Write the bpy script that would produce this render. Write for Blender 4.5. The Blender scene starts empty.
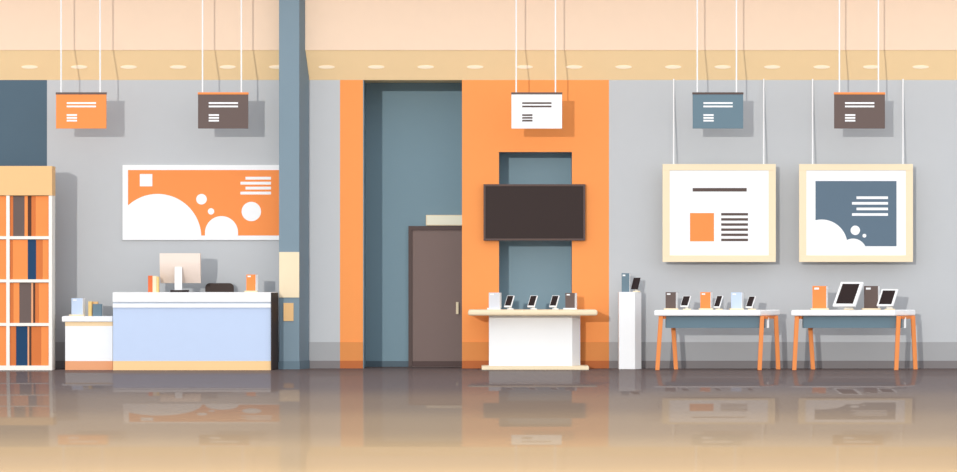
import bpy, bmesh, math
from mathutils import Vector, Matrix

SC = bpy.context.scene
COL = SC.collection
# ------------------------------------------------------------------ measuring
D, F, HOR, H = 60.0, 4200.0, 260.0, 1.548     # camera distance, focal length (px), horizon row, eye height


def K(s): return (D - s) / F
def X(px, s=0.0): return (px - 478.5) * K(s)
def Z(py, s=0.0): return H + (HOR - py) * K(s)


# ------------------------------------------------------------------ materials
def lin(c):
    c /= 255.0
    return c / 12.92 if c <= 0.04045 else ((c + 0.055) / 1.055) ** 2.4


ALB = 0.86
MATS = {}


def mat(name, rgb, rough=0.6, spec=0.12, emit=0.0, vary=0.015):
    if name in MATS: return MATS[name]
    m = bpy.data.materials.new(name); m.use_nodes = True
    nt = m.node_tree; b = nt.nodes['Principled BSDF']
    col = [min(0.93, lin(v) * ALB) for v in rgb] + [1]
    b.inputs['Roughness'].default_value = rough
    b.inputs['Specular IOR Level'].default_value = spec
    b.inputs['Base Color'].default_value = col
    if vary:                                   # very faint paint grain
        tc = nt.nodes.new('ShaderNodeTexCoord')
        no = nt.nodes.new('ShaderNodeTexNoise'); no.inputs['Scale'].default_value = 6.0
        mx = nt.nodes.new('ShaderNodeMix'); mx.data_type = 'RGBA'
        mx.inputs[6].default_value = [v * (1 - vary) for v in col[:3]] + [1]
        mx.inputs[7].default_value = [min(0.92, v * (1 + vary)) for v in col[:3]] + [1]
        nt.links.new(tc.outputs['Object'], no.inputs['Vector'])
        nt.links.new(no.outputs['Fac'], mx.inputs[0])
        nt.links.new(mx.outputs[2], b.inputs['Base Color'])
    if emit:
        b.inputs['Emission Color'].default_value = [lin(v) for v in rgb] + [1]
        b.inputs['Emission Strength'].default_value = emit
    MATS[name] = m
    return m


GREYWALL = mat('grey_paint', (200, 202, 204))
GREYDADO = mat('grey_dado_paint', (172, 172, 173))
GREYSKIRT = mat('grey_skirting_paint', (134, 128, 128))
ORWALL = mat('orange_paint', (255, 161, 90))
ORDADO = mat('orange_dado_paint', (229, 147, 82))
ORSKIRT = mat('orange_skirting_paint', (194, 110, 62))
NAVYWALL = mat('slate_paint', (86, 107, 122))
BLUEWALL = mat('blue_grey_paint', (126, 152, 164))
BLUESKIRT = mat('blue_grey_skirting_paint', (96, 112, 122))
COLM = mat('column_paint', (133, 153, 165))
COLSK = mat('column_skirting_paint', (112, 132, 144))
FASCIA = mat('cream_peach_plaster', (251, 222, 195))
SOFFIT = mat('tan_plaster', (255, 221, 171))
LAMP = mat('lamp_diffuser', (252, 232, 204), emit=0.2, vary=0)
LAMPRIM = mat('lamp_rim', (255, 226, 186))
WHITE = mat('white_lacquer', (255, 255, 255))
OFFWHITE = mat('warm_white_lacquer', (255, 250, 240))
CREAM = mat('cream_wood', (252, 232, 197))
PEACH = mat('peach_wood', (255, 224, 178))
TAN = mat('tan_wood', (246, 200, 142))
ORANGE = mat('orange_print', (255, 153, 84))
TERRA = mat('terracotta_tone', (221, 124, 66))
SALMON = mat('salmon_plinth', (243, 172, 126))
PALEBLUE = mat('pale_blue_laminate', (203, 219, 246))
SKYBOX = mat('pale_blue_card', (208, 225, 250))
SLATE = mat('slate_laminate', (112, 135, 147))
SLATEPRINT = mat('slate_print', (101, 120, 136))
NAVY = mat('navy_cloth', (35, 70, 105))
BROWNGREY = mat('brown_grey_cloth', (112, 96, 91))
DARKBROWN = mat('dark_brown_cloth', (92, 60, 48))
BROWNDOOR = mat('brown_door_paint', (138, 118, 112))
BROWNFRAME = mat('brown_frame_paint', (101, 85, 81))
DOORKICK = mat('brown_kick_plate', (98, 80, 77))
BEZEL = mat('bronze_bezel', (101, 84, 79))
SCREEN = mat('dark_screen', (58, 46, 44), rough=0.35, spec=0.1)
GLASS = mat('black_glass', (52, 42, 42), rough=0.35, spec=0.1)
CHAIRM = mat('dark_upholstery', (78, 66, 62))
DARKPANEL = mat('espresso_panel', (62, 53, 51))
LIGHTGREY = mat('light_grey_card', (222, 224, 230))
GREYLINE = mat('grey_trim_strip', (212, 222, 236))
CABLE = mat('white_cable', (255, 255, 255))
TEXT = mat('brown_ink', (100, 85, 80))
MONITOR = mat('pearl_shell', (252, 233, 219))
YELLOW = mat('straw_cover', (250, 214, 140))
PAPER = mat('page_paper', (240, 226, 205))
LEGM = mat('orange_leg_paint', (246, 152, 88))
RED = mat('vermilion_cover', (238, 118, 70))


# ------------------------------------------------------------------ mesh tools
class MB:
    def __init__(self): self.bm = bmesh.new()

    def _faces(self, vs, fs):
        v = [self.bm.verts.new(p) for p in vs]
        out = []
        for f in fs: out.append(self.bm.faces.new([v[i] for i in f]))
        return v, out

    def prism(self, bottom, top, bev=0.0, seg=2):
        """closed solid between two matching rings of 3-D points"""
        n = len(bottom)
        fs = [list(range(n))[::-1], [n + i for i in range(n)]]
        for i in range(n):
            j = (i + 1) % n
            fs.append([i, j, n + j, n + i])
        v, f = self._faces(list(bottom) + list(top), fs)
        if bev:
            eds = list({e for x in f for e in x.edges})
            bmesh.ops.bevel(self.bm, geom=eds, offset=bev, segments=seg, profile=0.5, affect='EDGES', clamp_overlap=True)
        return self

    def box(self, x0, x1, s0, s1, z0, z1, bev=0.0, seg=2):
        pl = [(x0, -s1), (x1, -s1), (x1, -s0), (x0, -s0)]
        return self.plan(pl, z0, z1, bev, seg)

    def plan(self, pts, z0, z1, bev=0.0, seg=2):
        """pts are (x, y) in plan, extruded upwards"""
        return self.prism([(x, y, z0) for x, y in pts], [(x, y, z1) for x, y in pts], bev, seg)

    def face(self, pts, s0, s1, bev=0.0):
        """pts are (x, z) in elevation, extruded from s0 to s1 (towards the viewer)"""
        return self.prism([(x, -s0, z) for x, z in pts], [(x, -s1, z) for x, z in pts], bev)

    def disc(self, cx, cz, r, s0, s1, n=40):
        return self.face([(cx + r * math.cos(2 * math.pi * i / n), cz + r * math.sin(2 * math.pi * i / n)) for i in range(n)], s0, s1)

    def tube(self, a, b, r, r2=None, n=12):
        a, b = Vector(a), Vector(b); d = (b - a).normalized()
        u = d.orthogonal().normalized(); w = d.cross(u)
        r2 = r if r2 is None else r2
        ring = lambda c, q: [tuple(c + q * (u * math.cos(2 * math.pi * i / n) + w * math.sin(2 * math.pi * i / n))) for i in range(n)]
        return self.prism(ring(a, r), ring(b, r2))

    def build(self, name, m, parent=None, smooth=False):
        bmesh.ops.recalc_face_normals(self.bm, faces=self.bm.faces)
        if parent is not None:
            bmesh.ops.translate(self.bm, verts=self.bm.verts, vec=-world_loc(parent))
        me = bpy.data.meshes.new(name); self.bm.to_mesh(me); self.bm.free()
        me.materials.append(m)
        if smooth:
            for p in me.polygons: p.use_smooth = True
        o = bpy.data.objects.new(name, me); COL.objects.link(o)
        if parent is not None: o.parent = parent
        return o


def world_loc(o):
    v = Vector((0, 0, 0))
    while o is not None:
        v += o.location; o = o.parent
    return v


def tag(o, label, cat, group=None):
    o['label'] = label; o['category'] = cat
    if group: o['group'] = group
    return o


def thing(name, loc, label, cat, group=None):
    o = bpy.data.objects.new(name, None); COL.objects.link(o)
    o.empty_display_size = 0.1; o.location = loc
    return tag(o, label, cat, group)


def struct(o, label=None):
    o['kind'] = 'structure'
    return o


def rect(px0, px1, py0, py1, s):
    return [(X(px0, s), Z(py1, s)), (X(px1, s), Z(py1, s)), (X(px1, s), Z(py0, s)), (X(px0, s), Z(py0, s))]


def PB(mb, px0, px1, py0, py1, s0, s1, bev=0.0):
    """box with the front face (at s1) on the measured rectangle"""
    return mb.box(X(px0, s1), X(px1, s1), s0, s1, Z(py1, s1), Z(py0, s1), bev)


# ------------------------------------------------------------------ floor
fm = bpy.data.materials.new('polished_brown_floor'); fm.use_nodes = True
nt = fm.node_tree; nt.nodes.clear()
N = nt.nodes.new; L = nt.links.new
out = N('ShaderNodeOutputMaterial'); mixs = N('ShaderNodeMixShader'); dif = N('ShaderNodeBsdfDiffuse'); glo = N('ShaderNodeBsdfGlossy')
tcn = N('ShaderNodeTexCoord'); noi = N('ShaderNodeTexNoise'); noi.inputs['Scale'].default_value = 1.5; noi.inputs['Detail'].default_value = 4
cmx = N('ShaderNodeMix'); cmx.data_type = 'RGBA'
FLC = (0.135, 0.103, 0.098)
cmx.inputs[6].default_value = [c * 0.985 for c in FLC] + [1]; cmx.inputs[7].default_value = [c * 1.015 for c in FLC] + [1]
L(tcn.outputs['Object'], noi.inputs['Vector']); L(noi.outputs['Fac'], cmx.inputs[0]); L(cmx.outputs[2], dif.inputs['Color'])
glo.inputs['Roughness'].default_value = 0.02; glo.inputs['Color'].default_value = (1, 0.98, 0.95, 1)
# the polish leans slightly up towards the shop front, more so towards the entrance
geo = N('ShaderNodeNewGeometry'); sep = N('ShaderNodeSeparateXYZ'); mr = N('ShaderNodeMapRange'); cmb = N('ShaderNodeCombineXYZ'); nrm = N('ShaderNodeVectorMath'); nrm.operation = 'NORMALIZE'
mr.inputs['From Min'].default_value = 0; mr.inputs['From Max'].default_value = -30
mr.inputs['To Min'].default_value = -0.026; mr.inputs['To Max'].default_value = -0.065
cmb.inputs[2].default_value = 1.0
L(geo.outputs['Position'], sep.inputs[0]); L(sep.outputs['Y'], mr.inputs['Value']); L(mr.outputs[0], cmb.inputs[1]); L(cmb.outputs[0], nrm.inputs[0]); L(nrm.outputs[0], glo.inputs['Normal'])
mixs.inputs[0].default_value = 0.125
L(dif.outputs[0], mixs.inputs[1]); L(glo.outputs[0], mixs.inputs[2]); L(mixs.outputs[0], out.inputs['Surface'])
struct(MB().box(-14, 14, -1.2, 66, -0.12, 0.0).build('floor', fm))

# ------------------------------------------------------------------ shell
ZT = Z(80)                    # top of the walls
ZF = Z(50, 0.2)              # lower edge of the fascia
SF = 0.2
TOP = 6.05
XL, XR = -11.0, 11.0
struct(MB().box(XL, X(47), -0.25, 0, 0, ZT).build('wall_far_left', NAVYWALL))
struct(MB().box(X(47), X(340), -0.25, 0, 0, ZT).build('wall_left', GREYWALL))
struct(MB().box(X(609), XR, -0.25, 0, 0, ZT).build('wall_right', GREYWALL))
# orange strip left of the alcove, with its return
struct(MB().box(X(340), X(363), -0.25, 0, 0, ZT).build('wall_orange_strip', ORWALL))
AD = 0.95                     # alcove depth
m = MB()
m.box(X(345), X(363) + 0.012, -AD - 0.1, -0.006, 0, ZT)
m.box(X(363) + 0.012, X(476), -AD - 0.1, -AD, 0, ZT)
m.box(X(471), X(476), -AD, -0.12, 0, ZT)
struct(m.build('wall_alcove', mat('alcove_paint', (134, 160, 172))))
ND = 0.56
nx0, nx1, nz0, nz1 = X(499), X(572), Z(332), Z(152)
m = MB()
m.box(X(462), nx0, -0.1, 0, 0, ZT); m.box(nx1, X(609), -0.1, 0, 0, ZT)
m.box(nx0, nx1, -0.1, 0, 0, nz0); m.box(nx0, nx1, -0.1, 0, nz1, ZT)
struct(m.build('wall_center', ORWALL))
m = MB()
m.box(nx0 - 0.05, nx1 + 0.05, -ND - 0.05, -ND, nz0 - 0.05, nz1 + 0.05)
m.box(nx0 - 0.05, nx0, -ND, -0.1, nz0 - 0.05, nz1 + 0.05); m.box(nx1, nx1 + 0.05, -ND, -0.1, nz0 - 0.05, nz1 + 0.05)
m.box(nx0, nx1, -ND, -0.1, nz0 - 0.05, nz0); m.box(nx0, nx1, -ND, -0.1, nz1, nz1 + 0.05)
struct(m.build('wall_niche', mat('niche_paint', (146, 172, 184))))

# dado boards and skirting boards, one per wall section
dz, kz = Z(342), Z(360.7)
for name, a, b, m_ in (('trim_1', X(47), X(340), GREYDADO), ('trim_2', X(340), X(363), ORDADO),
                       ('trim_3', X(462), X(609), ORDADO), ('trim_4', X(609), XR, GREYDADO)):
    struct(MB().box(a, b, 0, 0.012, kz, dz).build(name, m_))
for name, a, b, m_ in (('baseboard_left', X(47), X(340), GREYSKIRT), ('baseboard_orange_strip', X(340), X(363), ORSKIRT),
                       ('baseboard_center', X(462), X(609), ORSKIRT), ('baseboard_right', X(609), XR, GREYSKIRT)):
    struct(MB().box(a, b, 0, 0.018, 0, kz).build(name, m_))
struct(MB().box(X(363) + 0.012, X(408), -AD, -AD + 0.018, 0, Z(361, -AD)).build('baseboard_alcove', BLUESKIRT))

# sloping soffit from wall top up to the fascia, fascia, upper ceiling
m = MB()
m.prism([(XL, 0.3, ZT), (XL, 0, ZT), (XL, -SF, ZF), (XL, -SF, ZF + 0.1), (XL, 0, ZT + 0.1), (XL, 0.3, ZT + 0.1)],
        [(XR, 0.3, ZT), (XR, 0, ZT), (XR, -SF, ZF), (XR, -SF, ZF + 0.1), (XR, 0, ZT + 0.1), (XR, 0.3, ZT + 0.1)])
m.box(X(335), X(620), -AD - 0.1, -0.3, ZT, ZT + 0.1)
struct(m.build('ceiling', SOFFIT))
struct(MB().box(XL, XR, SF - 0.1, SF, ZF + 0.1, TOP).box(XL, XR, SF, SF + 0.012, ZF - 0.002, TOP).build('wall_upper', FASCIA))
struct(MB().box(XL, XR, SF - 0.1, 1.5, TOP, TOP + 0.12).build('ceiling_upper', FASCIA))

# ------------------------------------------------------------------ oval downlights in the soffit
sl = Vector((0, -SF, ZF - ZT)).normalized()
nn = Vector((0, -sl.z, sl.y)).normalized()          # facing down and out


def soffit_pt(px, py):
    # intersect the viewing row with the sloping soffit
    t = 0.5
    for _ in range(30):
        s = t * SF; z = ZT + t * (ZF - ZT)
        row = HOR - (z - H) / K(s)
        t += (row - py) / 30.0
    return Vector((X(px, t * SF), -t * SF, ZT + t * (ZF - ZT)))


ORD = ['first', 'second', 'third', 'fourth', 'fifth', 'sixth', 'seventh', 'eighth', 'ninth', 'tenth', 'eleventh', 'twelfth',
       'thirteenth', 'fourteenth', 'fifteenth', 'sixteenth', 'seventeenth', 'eighteenth', 'nineteenth']


def oval(mb, c, rx, ry, t0, t1, rx2=None, ry2=None, n=32):
    rx2 = rx2 or rx; ry2 = ry2 or ry
    r0 = [tuple(c + Vector((1, 0, 0)) * rx * math.cos(2 * math.pi * i / n) + sl * ry * math.sin(2 * math.pi * i / n) + nn * t0) for i in range(n)]
    r1 = [tuple(c + Vector((1, 0, 0)) * rx2 * math.cos(2 * math.pi * i / n) + sl * ry2 * math.sin(2 * math.pi * i / n) + nn * t1) for i in range(n)]
    return mb.prism(r0, r1)


for k in range(19):
    c = soffit_pt(29.6 + 49.5 * k, 67)
    extra = {0: ', at the end', 18: ', at the end', 5: ', behind the column'}.get(k, '')
    t = thing('ceiling_light', c, 'oval cream downlight in the tan soffit, %s from the left%s' % (ORD[k], extra), 'light', 'oval downlights in the soffit')
    oval(MB(), c, 0.126, 0.034, -0.01, 0.004, 0.121, 0.030).build('rim', LAMPRIM, t)
    oval(MB(), c, 0.116, 0.026, 0.004, 0.009, 0.110, 0.022).build('diffuser', LAMP, t)

# ------------------------------------------------------------------ column with notices
cs = 0.5
t = thing('column', (X(289, cs), -0.26, 0), 'tall blue-grey square column standing right of the reception desk', 'column')
pl = [(X(279, cs), -cs), (X(299.3, cs), -cs), (X(309), -0.02), (X(281), -0.02)]
MB().plan(pl, 0, TOP - 0.001, 0.004, 1).build('shaft', COLM, t)
q = 0.008
MB().plan([(pl[0][0] - q, -cs - q), (pl[1][0] + q * .6, -cs - q), (pl[2][0] + q, -0.02), (pl[3][0] - q, -0.02)], 0, Z(361, cs)).build('baseboard', COLSK, t)
nb = tag(PB(MB(), 279.2, 299.2, 252, 297.5, cs, cs + 0.012).build('notice_board', CREAM), 'blank cream notice board on the blue-grey column', 'notice')
nb = tag(PB(MB(), 283.5, 293.5, 303, 321, cs, cs + 0.012, 0.002).build('wall_switch', TAN), 'small tan switch plate on the column below the cream board', 'switch')

# ------------------------------------------------------------------ door in the alcove
s = -AD
d = MB().box(X(412, s), X(464, s), -AD + 0.0, -AD + 0.045, 0, Z(230, s), 0.003).build('door_1', BROWNDOOR); struct(d)
fr = MB().box(X(408.5, s), X(412.2, s), -AD, -AD + 0.07, 0, Z(226, s)).box(X(412.2, s), X(469, s), -AD, -AD + 0.07, Z(230, s), Z(226, s))
fr.box(X(464, s), X(469, s), -AD, -AD + 0.07, 0, Z(230, s)).build('door_frame', BROWNFRAME, d)
MB().box(X(412.5, s), X(463.6, s), -AD + 0.045, -AD + 0.051, 0.008, Z(361, s)).build('kick_plate', DOORKICK, d)
m = MB().box(X(456, s), X(458.6, s), -AD + 0.075, -AD + 0.095, Z(314, s), Z(302, s), 0.004)
m.box(X(456.6, s), X(458, s), -AD + 0.045, -AD + 0.076, Z(304, s), Z(303, s)).box(X(456.6, s), X(458, s), -AD + 0.045, -AD + 0.076, Z(313, s), Z(312, s))
m.build('door_handle', CREAM, d)
t = thing('door_sign', (X(446, s), AD - 0.1, Z(226, s)), 'blank cream sign box above the brown door', 'sign')
MB().box(X(426, s), X(468, s), -AD, -AD + 0.08, Z(225.6, s), Z(215, s), 0.004).build('housing', CREAM, t)
MB().box(X(427, s), X(467, s), -AD + 0.08, -AD + 0.084, Z(224.8, s), Z(215.8, s)).build('face_panel', mat('cream_acrylic', (255, 250, 226)), t)

# ------------------------------------------------------------------ wall screen over the niche
t = thing('television', (X(534.5, .09), -0.05, Z(240, .09)), 'large dark wide wall screen over the niche on the orange wall', 'screen')
m = MB(); a0, a1, b0, b1 = 483.5, 585.3, 184.2, 240.5
PB(m, a0, a1, b0, b0 + 2, 0.02, 0.09); PB(m, a0, a1, b1 - 2, b1, 0.02, 0.09)
PB(m, a0, a0 + 2, b0 + 2, b1 - 2, 0.02, 0.09); PB(m, a1 - 2, a1, b0 + 2, b1 - 2, 0.02, 0.09)
m.build('bezel', BEZEL, t)
PB(MB(), a0 + 2, a1 - 2, b0 + 2, b1 - 2, 0.025, 0.082).build('display', SCREEN, t)
for a, b in ((488, 498), (573, 582)): MB().box(X(a), X(b), 0.001, 0.02, Z(225), Z(200)).build('wall_mount', BEZEL, t)

# ------------------------------------------------------------------ hanging signs
SS = 0.76


def hanging_sign(x0, x1, c0, c1, body, rail, ink, label):
    t = thing('hanging_sign', (X((x0 + x1) / 2, SS), -SS + 0.02, Z(128.5, SS)), label, 'sign', 'hanging signs')
    PB(MB(), x0, x1, 94.4, 128.5, SS - 0.035, SS, 0.002).build('panel', body, t)
    PB(MB(), x0 - .3, x1 + .3, 92.3, 94.4, SS - 0.04, SS + 0.004).build('top_rail', rail, t)
    m = MB(); l0 = x0 + 10.7
    for yy in (102.2, 105.6): PB(m, l0, l0 + 29.3, yy, yy + 1.7, SS, SS + 0.003)
    for yy in (114.2, 117.0, 119.8): PB(m, l0, l0 + 10.3, yy, yy + 1.7, SS, SS + 0.003)
    m.build('printed_lines', ink, t)
    for c in (c0, c1):
        MB().tube((X(c, SS), -SS + 0.018, Z(92.5, SS)), (X(c, SS), -SS + 0.018, TOP), 0.0105).build('cable', CABLE, t)


hanging_sign(56, 106.3, 61, 100, ORANGE, BROWNGREY, WHITE, 'orange hanging sign with brown top rail and white lines, leftmost')
hanging_sign(198, 248.2, 202.5, 241.3, BROWNGREY, ORANGE, WHITE, 'brown hanging sign with orange rail, left of the blue column')
hanging_sign(511.5, 562, 516.2, 555.5, WHITE, BROWNGREY, TEXT, 'white hanging sign with dark lines in front of the orange wall')
hanging_sign(692.7, 743.2, 697.3, 736.5, SLATE, BROWNFRAME, WHITE, 'slate blue hanging sign above the framed page poster')
hanging_sign(834.3, 885, 839.5, 878.5, BROWNGREY, ORANGE, WHITE, 'brown hanging sign with orange rail above the slate framed poster')


# ------------------------------------------------------------------ prints
def arc_shape(cx, cy, r, x0, x1, ybot, n=48):
    """part of a circle (pixels) above the row ybot and between columns x0..x1, as a polygon"""
    pts = []
    lo = max(cx - r, x0); hi = min(cx + r, x1)
    if ybot < cy:
        w = math.sqrt(max(0, r * r - (cy - ybot) ** 2)); lo = max(lo, cx - w); hi = min(hi, cx + w)
    th0 = math.acos(max(-1, min(1, (lo - cx) / r))); th1 = math.acos(max(-1, min(1, (hi - cx) / r)))
    for i in range(n + 1):
        th = th0 + (th1 - th0) * i / n
        pts.append((cx + r * math.cos(th), min(ybot, cy - r * math.sin(th))))
    if abs(pts[-1][1] - ybot) > 0.05: pts.append((hi, ybot))
    if abs(pts[0][1] - ybot) > 0.05: pts.append((lo, ybot))
    return pts


def shape(mb, pts, s0, s1): return mb.face([(X(a, s1), Z(b, s1)) for a, b in pts], s0, s1)
def pdisc(mb, cx, cy, r, s0, s1): return mb.disc(X(cx, s1), Z(cy, s1), r * K(s1), s0, s1)


# banner behind the reception desk
t = thing('wall_banner', (X(205), -0.02, Z(240)), 'wide orange banner with white circles on the wall above the desk', 'poster')
PB(MB(), 122.5, 290, 165, 240, 0.0, 0.03, 0.002).build('board', WHITE, t)
PB(MB(), 128, 288, 170, 235.5, 0.03, 0.032).build('orange_print', ORANGE, t)
m = MB(); s0, s1 = 0.032, 0.034
PB(m, 139.8, 152.3, 174, 186.3, s0, s1)
shape(m, arc_shape(157.6, 237.6, 43.7, 128, 203, 235.5), s0, s1)
shape(m, arc_shape(221.5, 232.6, 16.5, 200, 240, 235.5), s0, s1)
pdisc(m, 201.5, 199.2, 5.3, s0, s1); pdisc(m, 211, 211.4, 3.2, s0, s1); pdisc(m, 251.3, 211.5, 9.7, s0, s1)
for i, a in enumerate((245.5, 240.5, 245.5, 240.5)): PB(m, a, 271, 176.8 + 4.95 * i, 179.6 + 4.95 * i, s0, s1)
m.build('white_print', WHITE, t)


def framed(x0, x1, c0, c1, label):
    t = thing('framed_poster', (X((x0 + x1) / 2), -0.27, Z(262, .3)), label, 'poster', 'framed posters on cables')
    a, b = 0.25, 0.30
    m = MB()
    PB(m, x0, x1, 164, 170.3, a, b, 0.003); PB(m, x0, x1, 255.3, 262, a, b, 0.003)
    PB(m, x0, x0 + 7, 170.3, 255.3, a, b); PB(m, x1 - 7, x1, 170.3, 255.3, a, b)
    m.build('frame', CREAM, t)
    PB(MB(), x0 + 6.8, x1 - 6.8, 170, 255.5, a + 0.01, b - 0.012).build('white_sheet', WHITE, t)
    for c in (c0, c1):
        MB().tube((X(c, .27), -0.27, Z(165, .27)), (X(c), -0.012, ZT + 0.014), 0.0105).build('cable', CABLE, t)
    return t, b - 0.012


t, s0 = framed(662.6, 775.8, 673.7, 763.7, 'cream framed white poster with orange block, above the left table')
s1 = s0 + 0.002
m = MB(); PB(m, 692.7, 746.7, 188, 191.5, s0, s1)
for i in range(6): PB(m, 721.2, 748, 213 + 5.13 * i, 215.5 + 5.13 * i, s0, s1)
m.build('printed_lines', TEXT, t)
PB(MB(), 690, 714, 213, 241.3, s0, s1).build('orange_print', ORANGE, t)

t, s0 = framed(799.2, 913, 812.6, 902.9, 'cream framed slate poster with white circles, above the right table')
s1 = s0 + 0.002
PB(MB(), 815.5, 896.5, 181, 246.2, s0, s1).build('slate_print', SLATEPRINT, t)
m = MB(); s2 = s1 + 0.002
shape(m, arc_shape(821.5, 245.5, 26, 815.5, 860, 246.2), s1, s2)
shape(m, arc_shape(853, 252.3, 13.7, 840, 880, 246.2), s1, s2 - 0.0006)
pdisc(m, 855.3, 230.3, 4.7, s1, s2); pdisc(m, 864.4, 235.7, 1.9, s1, s2)
for i, a in enumerate((856.5, 852, 856.5, 852)): PB(m, a, 888, 196.4 + 5.6 * i, 199.0 + 5.6 * i, s1, s2)
m.build('white_print', WHITE, t)

# ------------------------------------------------------------------ bookcase with books
BS, BB = 1.0, 0.56            # front and back
t = thing('bookcase', (X(0, BS), -0.78, 0), 'white bookcase with tan header full of books, at the left edge', 'bookcase')
bx0, bx1 = X(-60, BS), X(49.0, BS)
zs = [Z(v, BS) for v in (369, 365, 326, 323, 282.4, 279.4, 239.2, 236.2, 195.5, 166)]
zs[0] = 0.0; zs[1] = Z(365.6, BS)
MB().plan([(X(48.7, BS), -BS), (X(52.0, BS), -BS), (X(55.2, BB), -BB), (X(53.0, BB), -BB), (X(48.9, BS), -BS + .05), (X(48.7, BS), -BS + .03)], 0, zs[8]).build('side_panel', OFFWHITE, t)
MB().box(bx0 - 0.03, bx0, BB, BS, 0, zs[8]).build('side_panel', OFFWHITE, t)
MB().box(X(6.2, BS), X(9.6, BS), BB + 0.03, BS, zs[1], zs[8]).build('divider', OFFWHITE, t)
for a, b in ((zs[0], zs[1]), (zs[2], zs[3]), (zs[4], zs[5]), (zs[6], zs[7])):
    MB().box(bx0, X(49.1, BS), BB + 0.03, BS - 0.001, a, b).build('shelf', OFFWHITE, t)
MB().box(bx0, X(48.6, BS), BB, BB + 0.03, 0, zs[8]).build('back_panel', mat('orange_back_board', (238, 140, 76)), t)
hx = [(bx0 - .03, -BS - .01), (X(52.2, BS), -BS - .01), (X(55.4, BB), -BB + 0.01), (bx0 - .03, -BB + .01)]
MB().plan(hx, zs[8], Z(166, BS), 0.004, 1).build('header', TAN, t)


def book(px0, px1, zb, zt, m_, label, s_front=BS - 0.025, depth=0.30):
    x0, x1 = X(px0, BS) + 0.0006, X(px1, BS) - 0.0006
    w = x1 - x0; c = min(0.006, w * 0.22)
    root = MB()
    sf, sb = s_front, s_front - depth
    pts = [(x0, -sb), (x0, -sf), (x1, -sf), (x1, -sb), (x1 - c, -sb), (x1 - c, -sf + c), (x0 + c, -sf + c), (x0 + c, -sb)]
    # cover: two boards and a spine
    root.box(x0, x0 + c, sb, sf - c, zb, zt); root.box(x1 - c, x1, sb, sf - c, zb, zt); root.box(x0, x1, sf - c, sf, zb, zt)
    o = root.build('book', m_)
    tag(o, label, 'book', 'books in the bookcase')
    pg = MB().box(x0 + c, x1 - c, sb + 0.006, sf - c, zb + 0.006, zt - 0.008).build('pages', PAPER)
    pg.parent = o
    return o


rows = [(zs[k] + 0.0008, zs[k + 1] - 0.006) for k in (7, 5, 3, 1)]
names = ['top shelf', 'second shelf from the top', 'third shelf from the top', 'bottom shelf']
A, T_, B_, DB, NV = ('orange', ORANGE), ('terracotta', TERRA), ('grey-brown', BROWNGREY), ('dark brown', DARKBROWN), ('navy blue', NAVY)  # terracotta entries are darker orange strips, built in book form
layout = [
    [(9.7, 13.0, T_, 'thin terracotta strip beside the divider'), (13.0, 24.3, B_, 'wide grey-brown book'), (24.3, 27.6, A, 'thin orange book right of the wide grey-brown book'),
     (27.6, 31.2, DB, 'narrow dark brown book'), (31.2, 35.4, T_, 'narrow terracotta strip right of the dark brown book'), (35.4, 48.4, A, 'broad orange book at the right end')],
    [(9.7, 12.6, T_, 'thin terracotta strip beside the divider'), (12.6, 27.6, A, 'broad orange book left of the navy book'), (27.6, 35.9, NV, 'navy blue book in the middle'),
     (35.9, 42.4, T_, 'terracotta strip right of the navy book'), (42.4, 48.4, A, 'orange book at the right end')],
    [(9.7, 13.2, T_, 'thin terracotta strip beside the divider'), (13.2, 19.2, A, 'orange book left of the grey-brown book'), (19.2, 31.0, B_, 'wide grey-brown book'),
     (31.0, 33.0, ('tan', SALMON), 'very thin tan book'), (33.0, 35.0, DB, 'very thin dark brown book'), (35.0, 38.6, T_, 'terracotta strip right of the dark brown book'), (38.6, 48.4, A, 'broad orange book at the right end')],
    [(9.7, 15.9, T_, 'terracotta strip beside the divider'), (15.9, 27.3, NV, 'wide navy blue book'), (27.3, 29.0, ('tan', SALMON), 'very thin tan book'),
     (29.0, 31.2, DB, 'very thin dark brown book'), (31.2, 41.0, T_, 'wide terracotta strip right of the dark brown book'), (41.0, 48.4, A, 'orange book at the right end')],
]
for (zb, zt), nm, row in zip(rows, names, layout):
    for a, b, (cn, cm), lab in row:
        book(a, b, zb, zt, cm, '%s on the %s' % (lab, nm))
    book(-8.0, 6.0, zb, zt, ORANGE, 'broad orange book left of the divider on the %s' % nm)

# ------------------------------------------------------------------ side counter
t = thing('side_counter', (X(88, .85), -0.6, 0), 'low white side counter with salmon plinth left of the reception desk', 'counter')
cs0, cs1 = 0.45, 0.86
zt = Z(316.2, cs1)
MB().box(X(62, cs1), X(112.6, .9), cs0, cs1 + 0.03, Z(321.8, cs1), zt, 0.012).build('worktop', WHITE, t)
MB().box(X(65.2, cs1), X(112.6, cs1), cs0 + .02, cs1, Z(326, cs1), Z(321.8, cs1)).build('trim_strip', PEACH, t)
MB().box(X(65.2, cs1), X(112.6, cs1), cs0 + .02, cs1, Z(361, cs1), Z(326, cs1)).build('cabinet_body', WHITE, t)
MB().box(X(65.2, cs1), X(112.6, cs1), cs0 + .02, cs1, 0, Z(361, cs1)).build('plinth', SALMON, t)
SIDE_TOP = zt

# ------------------------------------------------------------------ reception desk
ds, db = 1.0, 0.56
t = thing('reception_desk', (X(192, ds), -0.78, 0), 'long pale blue reception desk with white counter left of the column', 'desk')
dz1 = Z(292.3, ds)


def desk_plan(l, r, over=0.0):
    return [(X(l, ds), -ds - over), (X(r, ds), -ds - over), (X(r + 6.6, db), -db), (X(l, ds), -db)]


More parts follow.
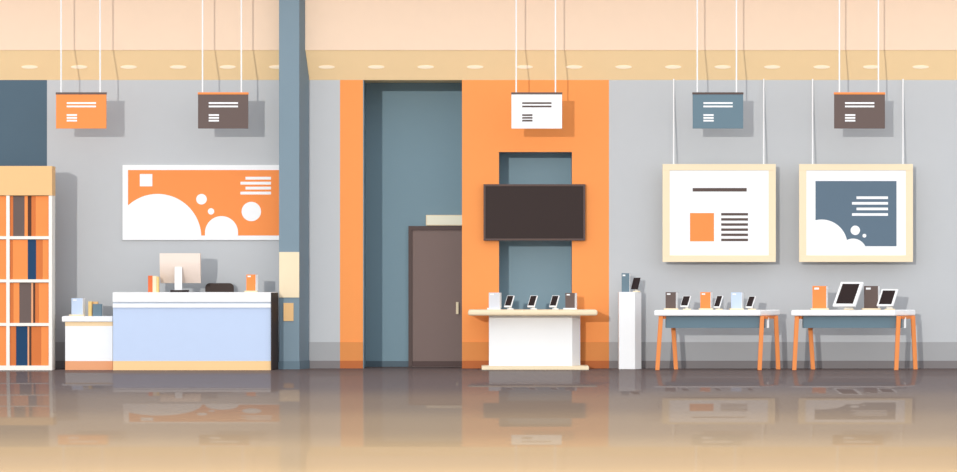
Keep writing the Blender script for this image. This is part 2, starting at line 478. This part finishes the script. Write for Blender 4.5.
MB().plan(desk_plan(112.8, 271, 0.03), Z(302, ds), dz1, 0.003, 1).build('counter_top', WHITE, t)
MB().plan(desk_plan(113.2, 270.8), Z(303.6, ds), Z(302, ds)).build('shadow_gap', GREYLINE, t)
MB().plan(desk_plan(112.8, 271, 0.02), Z(307.6, ds), Z(303.6, ds)).build('white_band', WHITE, t)
MB().plan(desk_plan(113, 271), Z(361, ds), Z(307.6, ds)).build('front_panel', PALEBLUE, t)
MB().plan(desk_plan(113, 271), 0, Z(361, ds)).build('plinth', mat('peach_plinth', (255, 213, 156)), t)
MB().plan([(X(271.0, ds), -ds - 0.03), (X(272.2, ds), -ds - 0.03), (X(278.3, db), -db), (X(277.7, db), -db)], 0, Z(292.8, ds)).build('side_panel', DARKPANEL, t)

# ------------------------------------------------------------------ office chair behind the desk
chx, chs = X(219, .3), 0.30
t = thing('office_chair', (chx, -chs, 0), 'dark brown office chair behind the reception desk', 'chair')
hw = 14.2 * K(.3)
zt = Z(283.2, .3)
pts = []
r = 0.06
for cx, cz, a0 in ((hw - r, zt - r, 0), (-hw + r, zt - r, 90), (-hw + r, 0.62 + r, 180), (hw - r, 0.62 + r, 270)):
    for i in range(7):
        a = math.radians(a0 + 15 * i); pts.append((chx + cx + r * math.cos(a), cz + r * math.sin(a)))
MB().face(pts, 0.13, 0.20, 0.012).build('backrest', CHAIRM, t)
MB().box(chx - hw * .95, chx + hw * .95, 0.15, 0.52, 0.44, 0.52, 0.025, 3).build('seat', CHAIRM, t)
MB().box(chx - 0.03, chx + 0.03, 0.10, 0.13, 0.47, 0.8, 0.005).box(chx - 0.03, chx + 0.03, 0.10, 0.3, 0.43, 0.455, 0.005).build('back_support', BEZEL, t)
MB().tube((chx, -chs, 0.08), (chx, -chs, 0.44), 0.025).build('gas_lift', BEZEL, t)
for i in range(5):
    a = math.radians(18 + 72 * i); e = (chx + 0.2 * math.cos(a), -chs + 0.2 * math.sin(a))
    lg = MB().tube((chx, -chs, 0.10), (e[0], e[1], 0.07), 0.022, 0.016).build('leg', BEZEL, t)
    MB().tube((e[0] - 0.012, e[1], 0.028), (e[0] + 0.012, e[1], 0.028), 0.028).build('caster', GLASS, lg)

# ------------------------------------------------------------------ monitor seen from behind
ms = 0.80
DT = dz1
t = thing('computer_monitor', (X(179.8, ms), -ms, DT), 'pearl white computer monitor seen from behind on the reception desk', 'monitor')
x0, x1 = X(159.5, ms), X(200, ms)
ztop, zbot = Z(253.3, ms), Z(283.2, ms)
m = MB()
n = 14                                           # shell profile: upright above, curving under towards the foot
prof = []
for i in range(n + 1):
    u = i / n
    z = ztop + (zbot - ztop) * u
    y = -(ms - 0.06) - 0.04 + 0.17 * max(0, (u - 0.22) / 0.78) ** 2.0
    prof.append((y, z))
front = -(ms - 0.06) + 0.16
ring = prof + [(front, zbot), (front, ztop)]
m.prism([(x0, y, z) for y, z in ring], [(x1, y, z) for y, z in ring])
m.build('rear_shell', MONITOR, t)
MB().box(x0 + 0.004, x1 - 0.004, ms - 0.222, ms - 0.2195, zbot + 0.008, ztop - 0.008).build('display', GLASS, t)
MB().box(X(174.6, ms), X(182, ms), ms - 0.022, ms, DT + 0.02, Z(266.8, ms), 0.003).build('stand', WHITE, t)
MB().box(X(170.5, ms), X(188.8, ms), ms - 0.10, ms + 0.06, DT, Z(290.0, ms), 0.004).build('base', GLASS, t)


# ------------------------------------------------------------------ upright books on the counters
def standing_book(px0, px1, pyt, z0, s, m_, label, group, depth=0.16):
    x0, x1 = X(px0, s) + .0005, X(px1, s) - .0005
    w = x1 - x0; c = min(0.006, w * .22); zt = Z(pyt, s)
    o = MB().box(x0, x0 + c, s - depth, s - c, z0, zt).box(x1 - c, x1, s - depth, s - c, z0, zt).box(x0, x1, s - c, s, z0, zt).build('book', m_)
    tag(o, label, 'book', group)
    pg = MB().box(x0 + c, x1 - c, s - depth + .005, s - c, z0 + .004, zt - .006).build('pages', PAPER); pg.parent = o


standing_book(148.0, 152.4, 275.6, DT, .85, RED, 'red-orange book standing left of the monitor on the desk', 'books on the desk')
standing_book(152.5, 156.4, 275.9, DT, .85, CREAM, 'cream book standing between the red-orange and straw books', 'books on the desk')
standing_book(156.5, 158.6, 276.6, DT, .85, YELLOW, 'thin straw yellow book next to the monitor on the desk', 'books on the desk')
standing_book(88.2, 91.8, 301.4, SIDE_TOP, .72, YELLOW, 'straw yellow book standing on the white side counter', 'books on the side counter')
standing_book(91.9, 97.6, 301.6, SIDE_TOP, .64, TAN, 'tan book behind the slate book on the side counter', 'books on the side counter', .13)
standing_book(92.6, 101.6, 304.0, SIDE_TOP, .80, SLATE, 'slate blue book on the side counter beside the yellow book', 'books on the side counter', .12)


# ------------------------------------------------------------------ product boxes and tablets
def rot(o, ang, cx, cy):
    return


def product_box(px0, px1, pyt, pyb, z0, s, m_, label, base=(None, None), basem=CREAM, psi=20, depth=0.085, mark=WHITE, side=WHITE):
    a = math.radians(psi); ca, sa = math.cos(a), math.sin(a)
    e = Vector((ca, -sa, 0)); b = Vector((sa, ca, 0))          # along the front edge (right end nearer), and to the back
    w = (px1 - px0) * K(s) / ca
    c = Vector((X((px0 + px1) / 2, s), -s, 0))                # middle of the front edge
    zb, zt = z0 + (0.022 if base[0] is not None else 0.0), Z(pyt, s)
    t = thing('product_box', (c.x, c.y + 0.03, z0), label, 'box', 'product boxes')

    def blk(u0, u1, v0, v1, z0_, z1_, bev=0.0):
        q = [c + e * u0 + b * v0, c + e * u1 + b * v0, c + e * u1 + b * v1, c + e * u0 + b * v1]
        return MB().prism([(p.x, p.y, z0_) for p in q], [(p.x, p.y, z1_) for p in q], bev)
    blk(-w / 2, w / 2, 0, depth, zb, zt, 0.0015).build('carton', m_, t)
    blk(w / 2, w / 2 + 0.004, 0.002, depth - .002, zb + .001, zt - .002).build('white_side', side, t)
    h = zt - zb
    mk = blk(-w * .36, -w * .02, -0.0015, 0, zt - h * .16, zt - h * .07).build('label', mark, t)
    if base[0] is not None:
        bx0, bx1 = X(base[0], s), X(base[1], s)
        MB().box(bx0, bx1, s - depth * ca - .02, s + 0.05, z0, z0 + 0.022, 0.003).build('base', basem, t)
    return t


def tablet(TL, TR, BL, z0, s, label, kind='phone', psi=38, border=1.6, basex=(0, 0), dark=False, th=0.018, basem=CREAM, bb=None):
    a = math.radians(psi); ca, sa = math.cos(a), math.sin(a)
    k = K(s)
    e = Vector((ca, -sa, 0)); bk = Vector((sa, ca, 0))
    w = (TR[0] - TL[0]) * k / ca
    lean, hh = (TL[0] - BL[0]), (BL[1] - TL[1])
    be = math.atan((lean / hh) / sa)
    u = Vector((0, 0, 1)) * math.cos(be) + bk * math.sin(be)
    hgt = hh * k / math.cos(be)
    nrm = e.cross(u).normalized()
    if nrm.y > 0: nrm = -nrm                                    # towards the viewer
    o = Vector((X(BL[0], s), -s, Z(BL[1], s)))                  # lower left front corner
    bcx = X((basex[0] + basex[1]) / 2, s)
    t = thing('tablet' if kind == 'tablet' else 'phone', (bcx, -s + .06, z0), label, kind, 'display tablets' if kind == 'tablet' else 'display phones')

    def slab(u0, u1, v0, v1, d0, d1, bev=0.0):
        q = [o + e * u0 + u * v0, o + e * u1 + u * v0, o + e * u1 + u * v1, o + e * u0 + u * v1]
        return MB().prism([tuple(p + nrm * d0) for p in q], [tuple(p + nrm * d1) for p in q], bev)
    slab(0, w, 0, hgt, -th, 0, 0.003).build('body', GLASS if dark else WHITE, t)
    bw = border * k / ca; bh = border * k
    bb_ = (bb or border * 1.3) * k
    slab(bw, w - bw, bb_, hgt - bh, 0, 0.0012).build('display', GLASS, t)
    # stand: a wedge from the back of the body down to a foot
    foot0, foot1 = X(basex[0], s), X(basex[1], s)
    mid = o + e * (w * .55) + u * (hgt * .42) - nrm * (th - 0.002)
    low = Vector((bcx, mid.y + 0.02, z0 + 0.012))
    hw = max(0.012, w * .16)
    q0 = [mid - e * hw - bk * 0.0, mid + e * hw, mid + e * hw + u * 0.03, mid - e * hw + u * 0.03]
    q1 = [low + Vector((-hw, -.02, 0)), low + Vector((hw, -.02, 0)), low + Vector((hw, .012, 0)), low + Vector((-hw, .012, 0))]
    MB().prism([tuple(p) for p in q0], [tuple(p) for p in q1]).build('neck', OFFWHITE, t)
    MB().box(foot0, foot1, -low.y - 0.05, -low.y + 0.06, z0, z0 + 0.016, 0.003).build('base', basem, t)
    return t


product_box(71.2, 82.6, 298.2, 313, SIDE_TOP, .70, SKYBOX, 'pale blue box on the white side counter', base=(69.2, 84.5))
product_box(246.2, 255.6, 274.5, 290, DT, .85, ORANGE, 'small orange box at the right end of the reception desk', base=(244.6, 257.4))

# ------------------------------------------------------------------ white display counter
ps, pb = 0.54, 0.10
t = thing('display_counter', (X(534, ps), -0.4, 0), 'white display counter with cream top under the wall screen', 'counter')
CT = Z(309.8, .84)
MB().box(X(468, .84), X(597.6, .84), 0.10, 0.84, Z(315.6, .84), CT, 0.03, 4).build('counter_top', CREAM, t)
MB().plan([(X(489, ps), -ps), (X(572.2, ps), -ps), (X(580.6, ps), -ps + .2), (X(580.6, ps), -pb), (X(489, ps), -pb)], 0.05, Z(315.6, .84)).build('cabinet_body', WHITE, t)
MB().plan([(X(481.6, .8), -.80), (X(588.8, .8), -.80), (X(588.8, .8), -.1), (X(481.6, .8), -.1)], 0, Z(366.2, .8), 0.004, 1).build('base_plate', CREAM, t)

product_box(488.8, 499.2, 292.6, 308, CT, .50, LIGHTGREY, 'light grey box at the left end of the display counter', base=(487.2, 500.6), basem=WHITE)
product_box(565.3, 574.8, 293, 308, CT, .50, BROWNGREY, 'brown box at the right end of the display counter', base=(563.2, 576.8), basem=WHITE)
for dx, lab in ((0, 'white phone beside the light grey box on the display counter'), (23.2, 'middle white phone of the three on the display counter'),
                (45.0, 'white phone beside the brown box on the display counter')):
    tablet((507.3 + dx, 295.4), (514.2 + dx, 295.4), (503.9 + dx, 307.0), CT, .45, lab, basex=(507.3 + dx, 513.5 + dx), border=0.55, basem=WHITE, bb=1.6)

# ------------------------------------------------------------------ white pedestal
ks, kb = 0.46, 0.10
t = thing('pedestal', (X(630, ks), -0.3, 0), 'tall narrow white pedestal between the orange wall and left table', 'pedestal')
KT = Z(292, ks)
MB().plan([(X(619, ks), -ks), (X(635, ks), -ks), (X(641.8, ks), -ks + .16), (X(641.8, ks), -kb), (X(619, ks), -kb)], 0, KT, 0.003, 1).build('shaft', WHITE, t)
product_box(621.6, 629.4, 273.2, 292, KT, .36, SLATE, 'slate blue box standing on the white pedestal', psi=12, depth=.06)
tablet((633.8, 277.6), (640.2, 277.6), (630.9, 289.0), KT, .34, 'dark phone leaning on its stand on the white pedestal', basex=(633, 640), border=0.35, dark=True, th=.014, psi=35)


# ------------------------------------------------------------------ display tables
def display_table(off, top_r, end_r, ap0, ap1, label, L_front, L_back, R_front, R_back, wht):
    f, b = 1.02, 0.52
    x0 = off
    sh = end_r - top_r
    t = thing('display_table', (X((x0 + end_r) / 2, .8), -0.78, 0), label, 'table', 'display tables')
    TT = Z(310, f)
    zu = Z(316, f)
    MB().plan([(X(x0, f), -f), (X(top_r, f), -f), (X(end_r, f), -b), (X(x0 + sh, f), -b)], zu, TT, 0.02, 3).build('tabletop', WHITE, t)
    # legs: (top centre px, bottom centre px)
    def leg(top, bot, s_):
        h = 2.2 * K(s_); q = 0.028
        xt, xb = X(top, s_), X(bot, s_)
        mb = MB().prism([(xb - h * .95, -s_ - q, 0), (xb + h * .95, -s_ - q, 0), (xb + h * .95, -s_ + q, 0), (xb - h * .95, -s_ + q, 0)],
                        [(xt - h, -s_ - q, zu), (xt + h, -s_ - q, zu), (xt + h, -s_ + q, zu), (xt - h, -s_ + q, zu)], 0.004, 1)
        mb.build('leg', LEGM, t)
    leg(L_front[0], L_front[1], f - .06); leg(L_back[0], L_back[1], b + .06)
    leg(R_front[0], R_front[1], f - .06); leg(R_back[0], R_back[1], b + .06)
    for (a, c) in ((L_front[0], L_back[0]), (R_front[0], R_back[0])):
        xa, xc = X(a + 1.5, f - .06), X(c - 1.5, b + .06)
        MB().plan([(xa, -(f - .09)), (xa + .04, -(f - .04)), (xc + .02, -(b + .04)), (xc - .02, -(b + .085))], zu - 0.042, zu - .001).build('end_rail', LEGM, t)
    ap = 0.93
    d = MB().box(X(ap0, ap), X(ap1, ap), ap - .16, ap, Z(328, ap), zu - .002, 0.003).build('drawer_box', SLATE, t)
    MB().box(X(wht[0], ap), X(wht[1], ap), ap - 0.10, ap - .04, Z(328, ap), zu - 0.02).build('tag', WHITE, t)
    return TT


T1 = display_table(653.6, 760, 783, 666, 765.5, 'white display table with orange legs beside the white pedestal', (661, 657.3), (672.5, 676), (762.2, 759.5), (775.8, 778.2), (767, 769.2))
T2 = display_table(790.6, 895, 919.6, 803.2, 902.5, 'white display table with orange legs at the right, holding two tablets', (797, 794.2), (809.5, 813), (898.6, 896.2), (912.8, 915.4), (904.2, 906.3))

product_box(665.6, 675.8, 292.2, 308, T1, .84, BROWNGREY, 'brown box at the left end of the left display table', base=(664, 678.2))
tablet((683.3, 295.8), (690.6, 295.8), (680.0, 306.6), T1, .84, 'white phone between the brown and orange boxes', basex=(683, 691), border=0.5, bb=1.3)
product_box(700.4, 710.4, 292.2, 308, T1, .84, ORANGE, 'orange box in the middle of the left display table', base=(699, 713))
tablet((717.2, 295.6), (723.0, 295.6), (713.2, 307.4), T1, .84, 'white phone between the orange and pale blue boxes', basex=(715.5, 722.5), border=0.5, bb=1.2)
product_box(731.2, 741.4, 292.4, 308, T1, .84, SKYBOX, 'pale blue box on the left display table', base=(729.5, 743.5))
tablet((749.3, 296.2), (755.5, 296.2), (745.3, 307.4), T1, .84, 'white phone at the right end of the left display table', basex=(748, 755.5), border=0.5, bb=1.2)

product_box(812.6, 826.0, 286, 307, T2, .84, ORANGE, 'orange box at the left end of the right display table', base=(810.8, 828.6))
tablet((841.8, 281.8), (862.4, 281.8), (832.4, 306.0), T2, .88, 'large white tablet with dark screen on the right display table', kind='tablet', psi=40, border=2.4, bb=2.9, basex=(843.5, 853.5), th=0.03)
product_box(864.2, 877.8, 286, 307, T2, .74, BROWNGREY, 'brown box between the two tablets on the right table', base=(862, 880.5))
tablet((882.3, 289.0), (897.3, 289.0), (876.4, 305.8), T2, .88, 'small white tablet at the right end of the right table', kind='tablet', psi=40, border=1.7, bb=1.9, basex=(884.5, 894.5), th=0.022)

# ------------------------------------------------------------------ light
def sun(name, direction, strength, color, angle):
    l = bpy.data.lights.new(name, 'SUN'); l.energy = strength; l.color = color; l.angle = math.radians(angle)
    o = bpy.data.objects.new(name, l); COL.objects.link(o); o.location = (-4, -20, 6)
    o.rotation_euler = Vector(direction).to_track_quat('-Z', 'Y').to_euler()


sun('sunlight', (0.257, 1.0, -0.128), 1.25, (1.0, 0.97, 0.92), 0.4)

w = bpy.data.worlds.new('daylight'); SC.world = w; w.use_nodes = True
bg = w.node_tree.nodes['Background']; bg.inputs[0].default_value = (0.955, 1.0, 1.06, 1); bg.inputs[1].default_value = 1.42

# unseen warm fill spots, added to brighten the near half of the floor
for sy, zz, en in ((14, 5.2, 350), (20, 5.2, 800), (26, 5.2, 1500), (32.5, 5.2, 3900), (39, 5.2, 3600)):
    for k in range(6):
        xx = -6.0 + 2.4 * k
        l = bpy.data.lights.new('floor_fill_spot', 'SPOT'); l.energy = en; l.color = (1.0, 0.90, 0.42)
        l.spot_size = math.radians(110); l.spot_blend = 1.0; l.shadow_soft_size = 0.3
        o = bpy.data.objects.new('floor_fill_spot', l); COL.objects.link(o); o.location = (xx, -sy, zz)

# ------------------------------------------------------------------ camera
cam = bpy.data.cameras.new('camera'); co = bpy.data.objects.new('camera', cam); COL.objects.link(co)
co.location = (0, -D, H); co.rotation_euler = (math.radians(90), 0, 0)
cam.sensor_width = 36.0; cam.sensor_fit = 'HORIZONTAL'; cam.lens = F / 957.0 * 36.0
cam.shift_y = (HOR - 236.0) / 957.0; cam.shift_x = 0.0
cam.clip_start = 0.1; cam.clip_end = 300
SC.camera = co

SC.view_settings.view_transform = 'Standard'; SC.view_settings.look = 'None'
SC.view_settings.exposure = 0.0; SC.view_settings.gamma = 1.0; SC.view_settings.use_curve_mapping = False
SC.cycles.max_bounces = 6
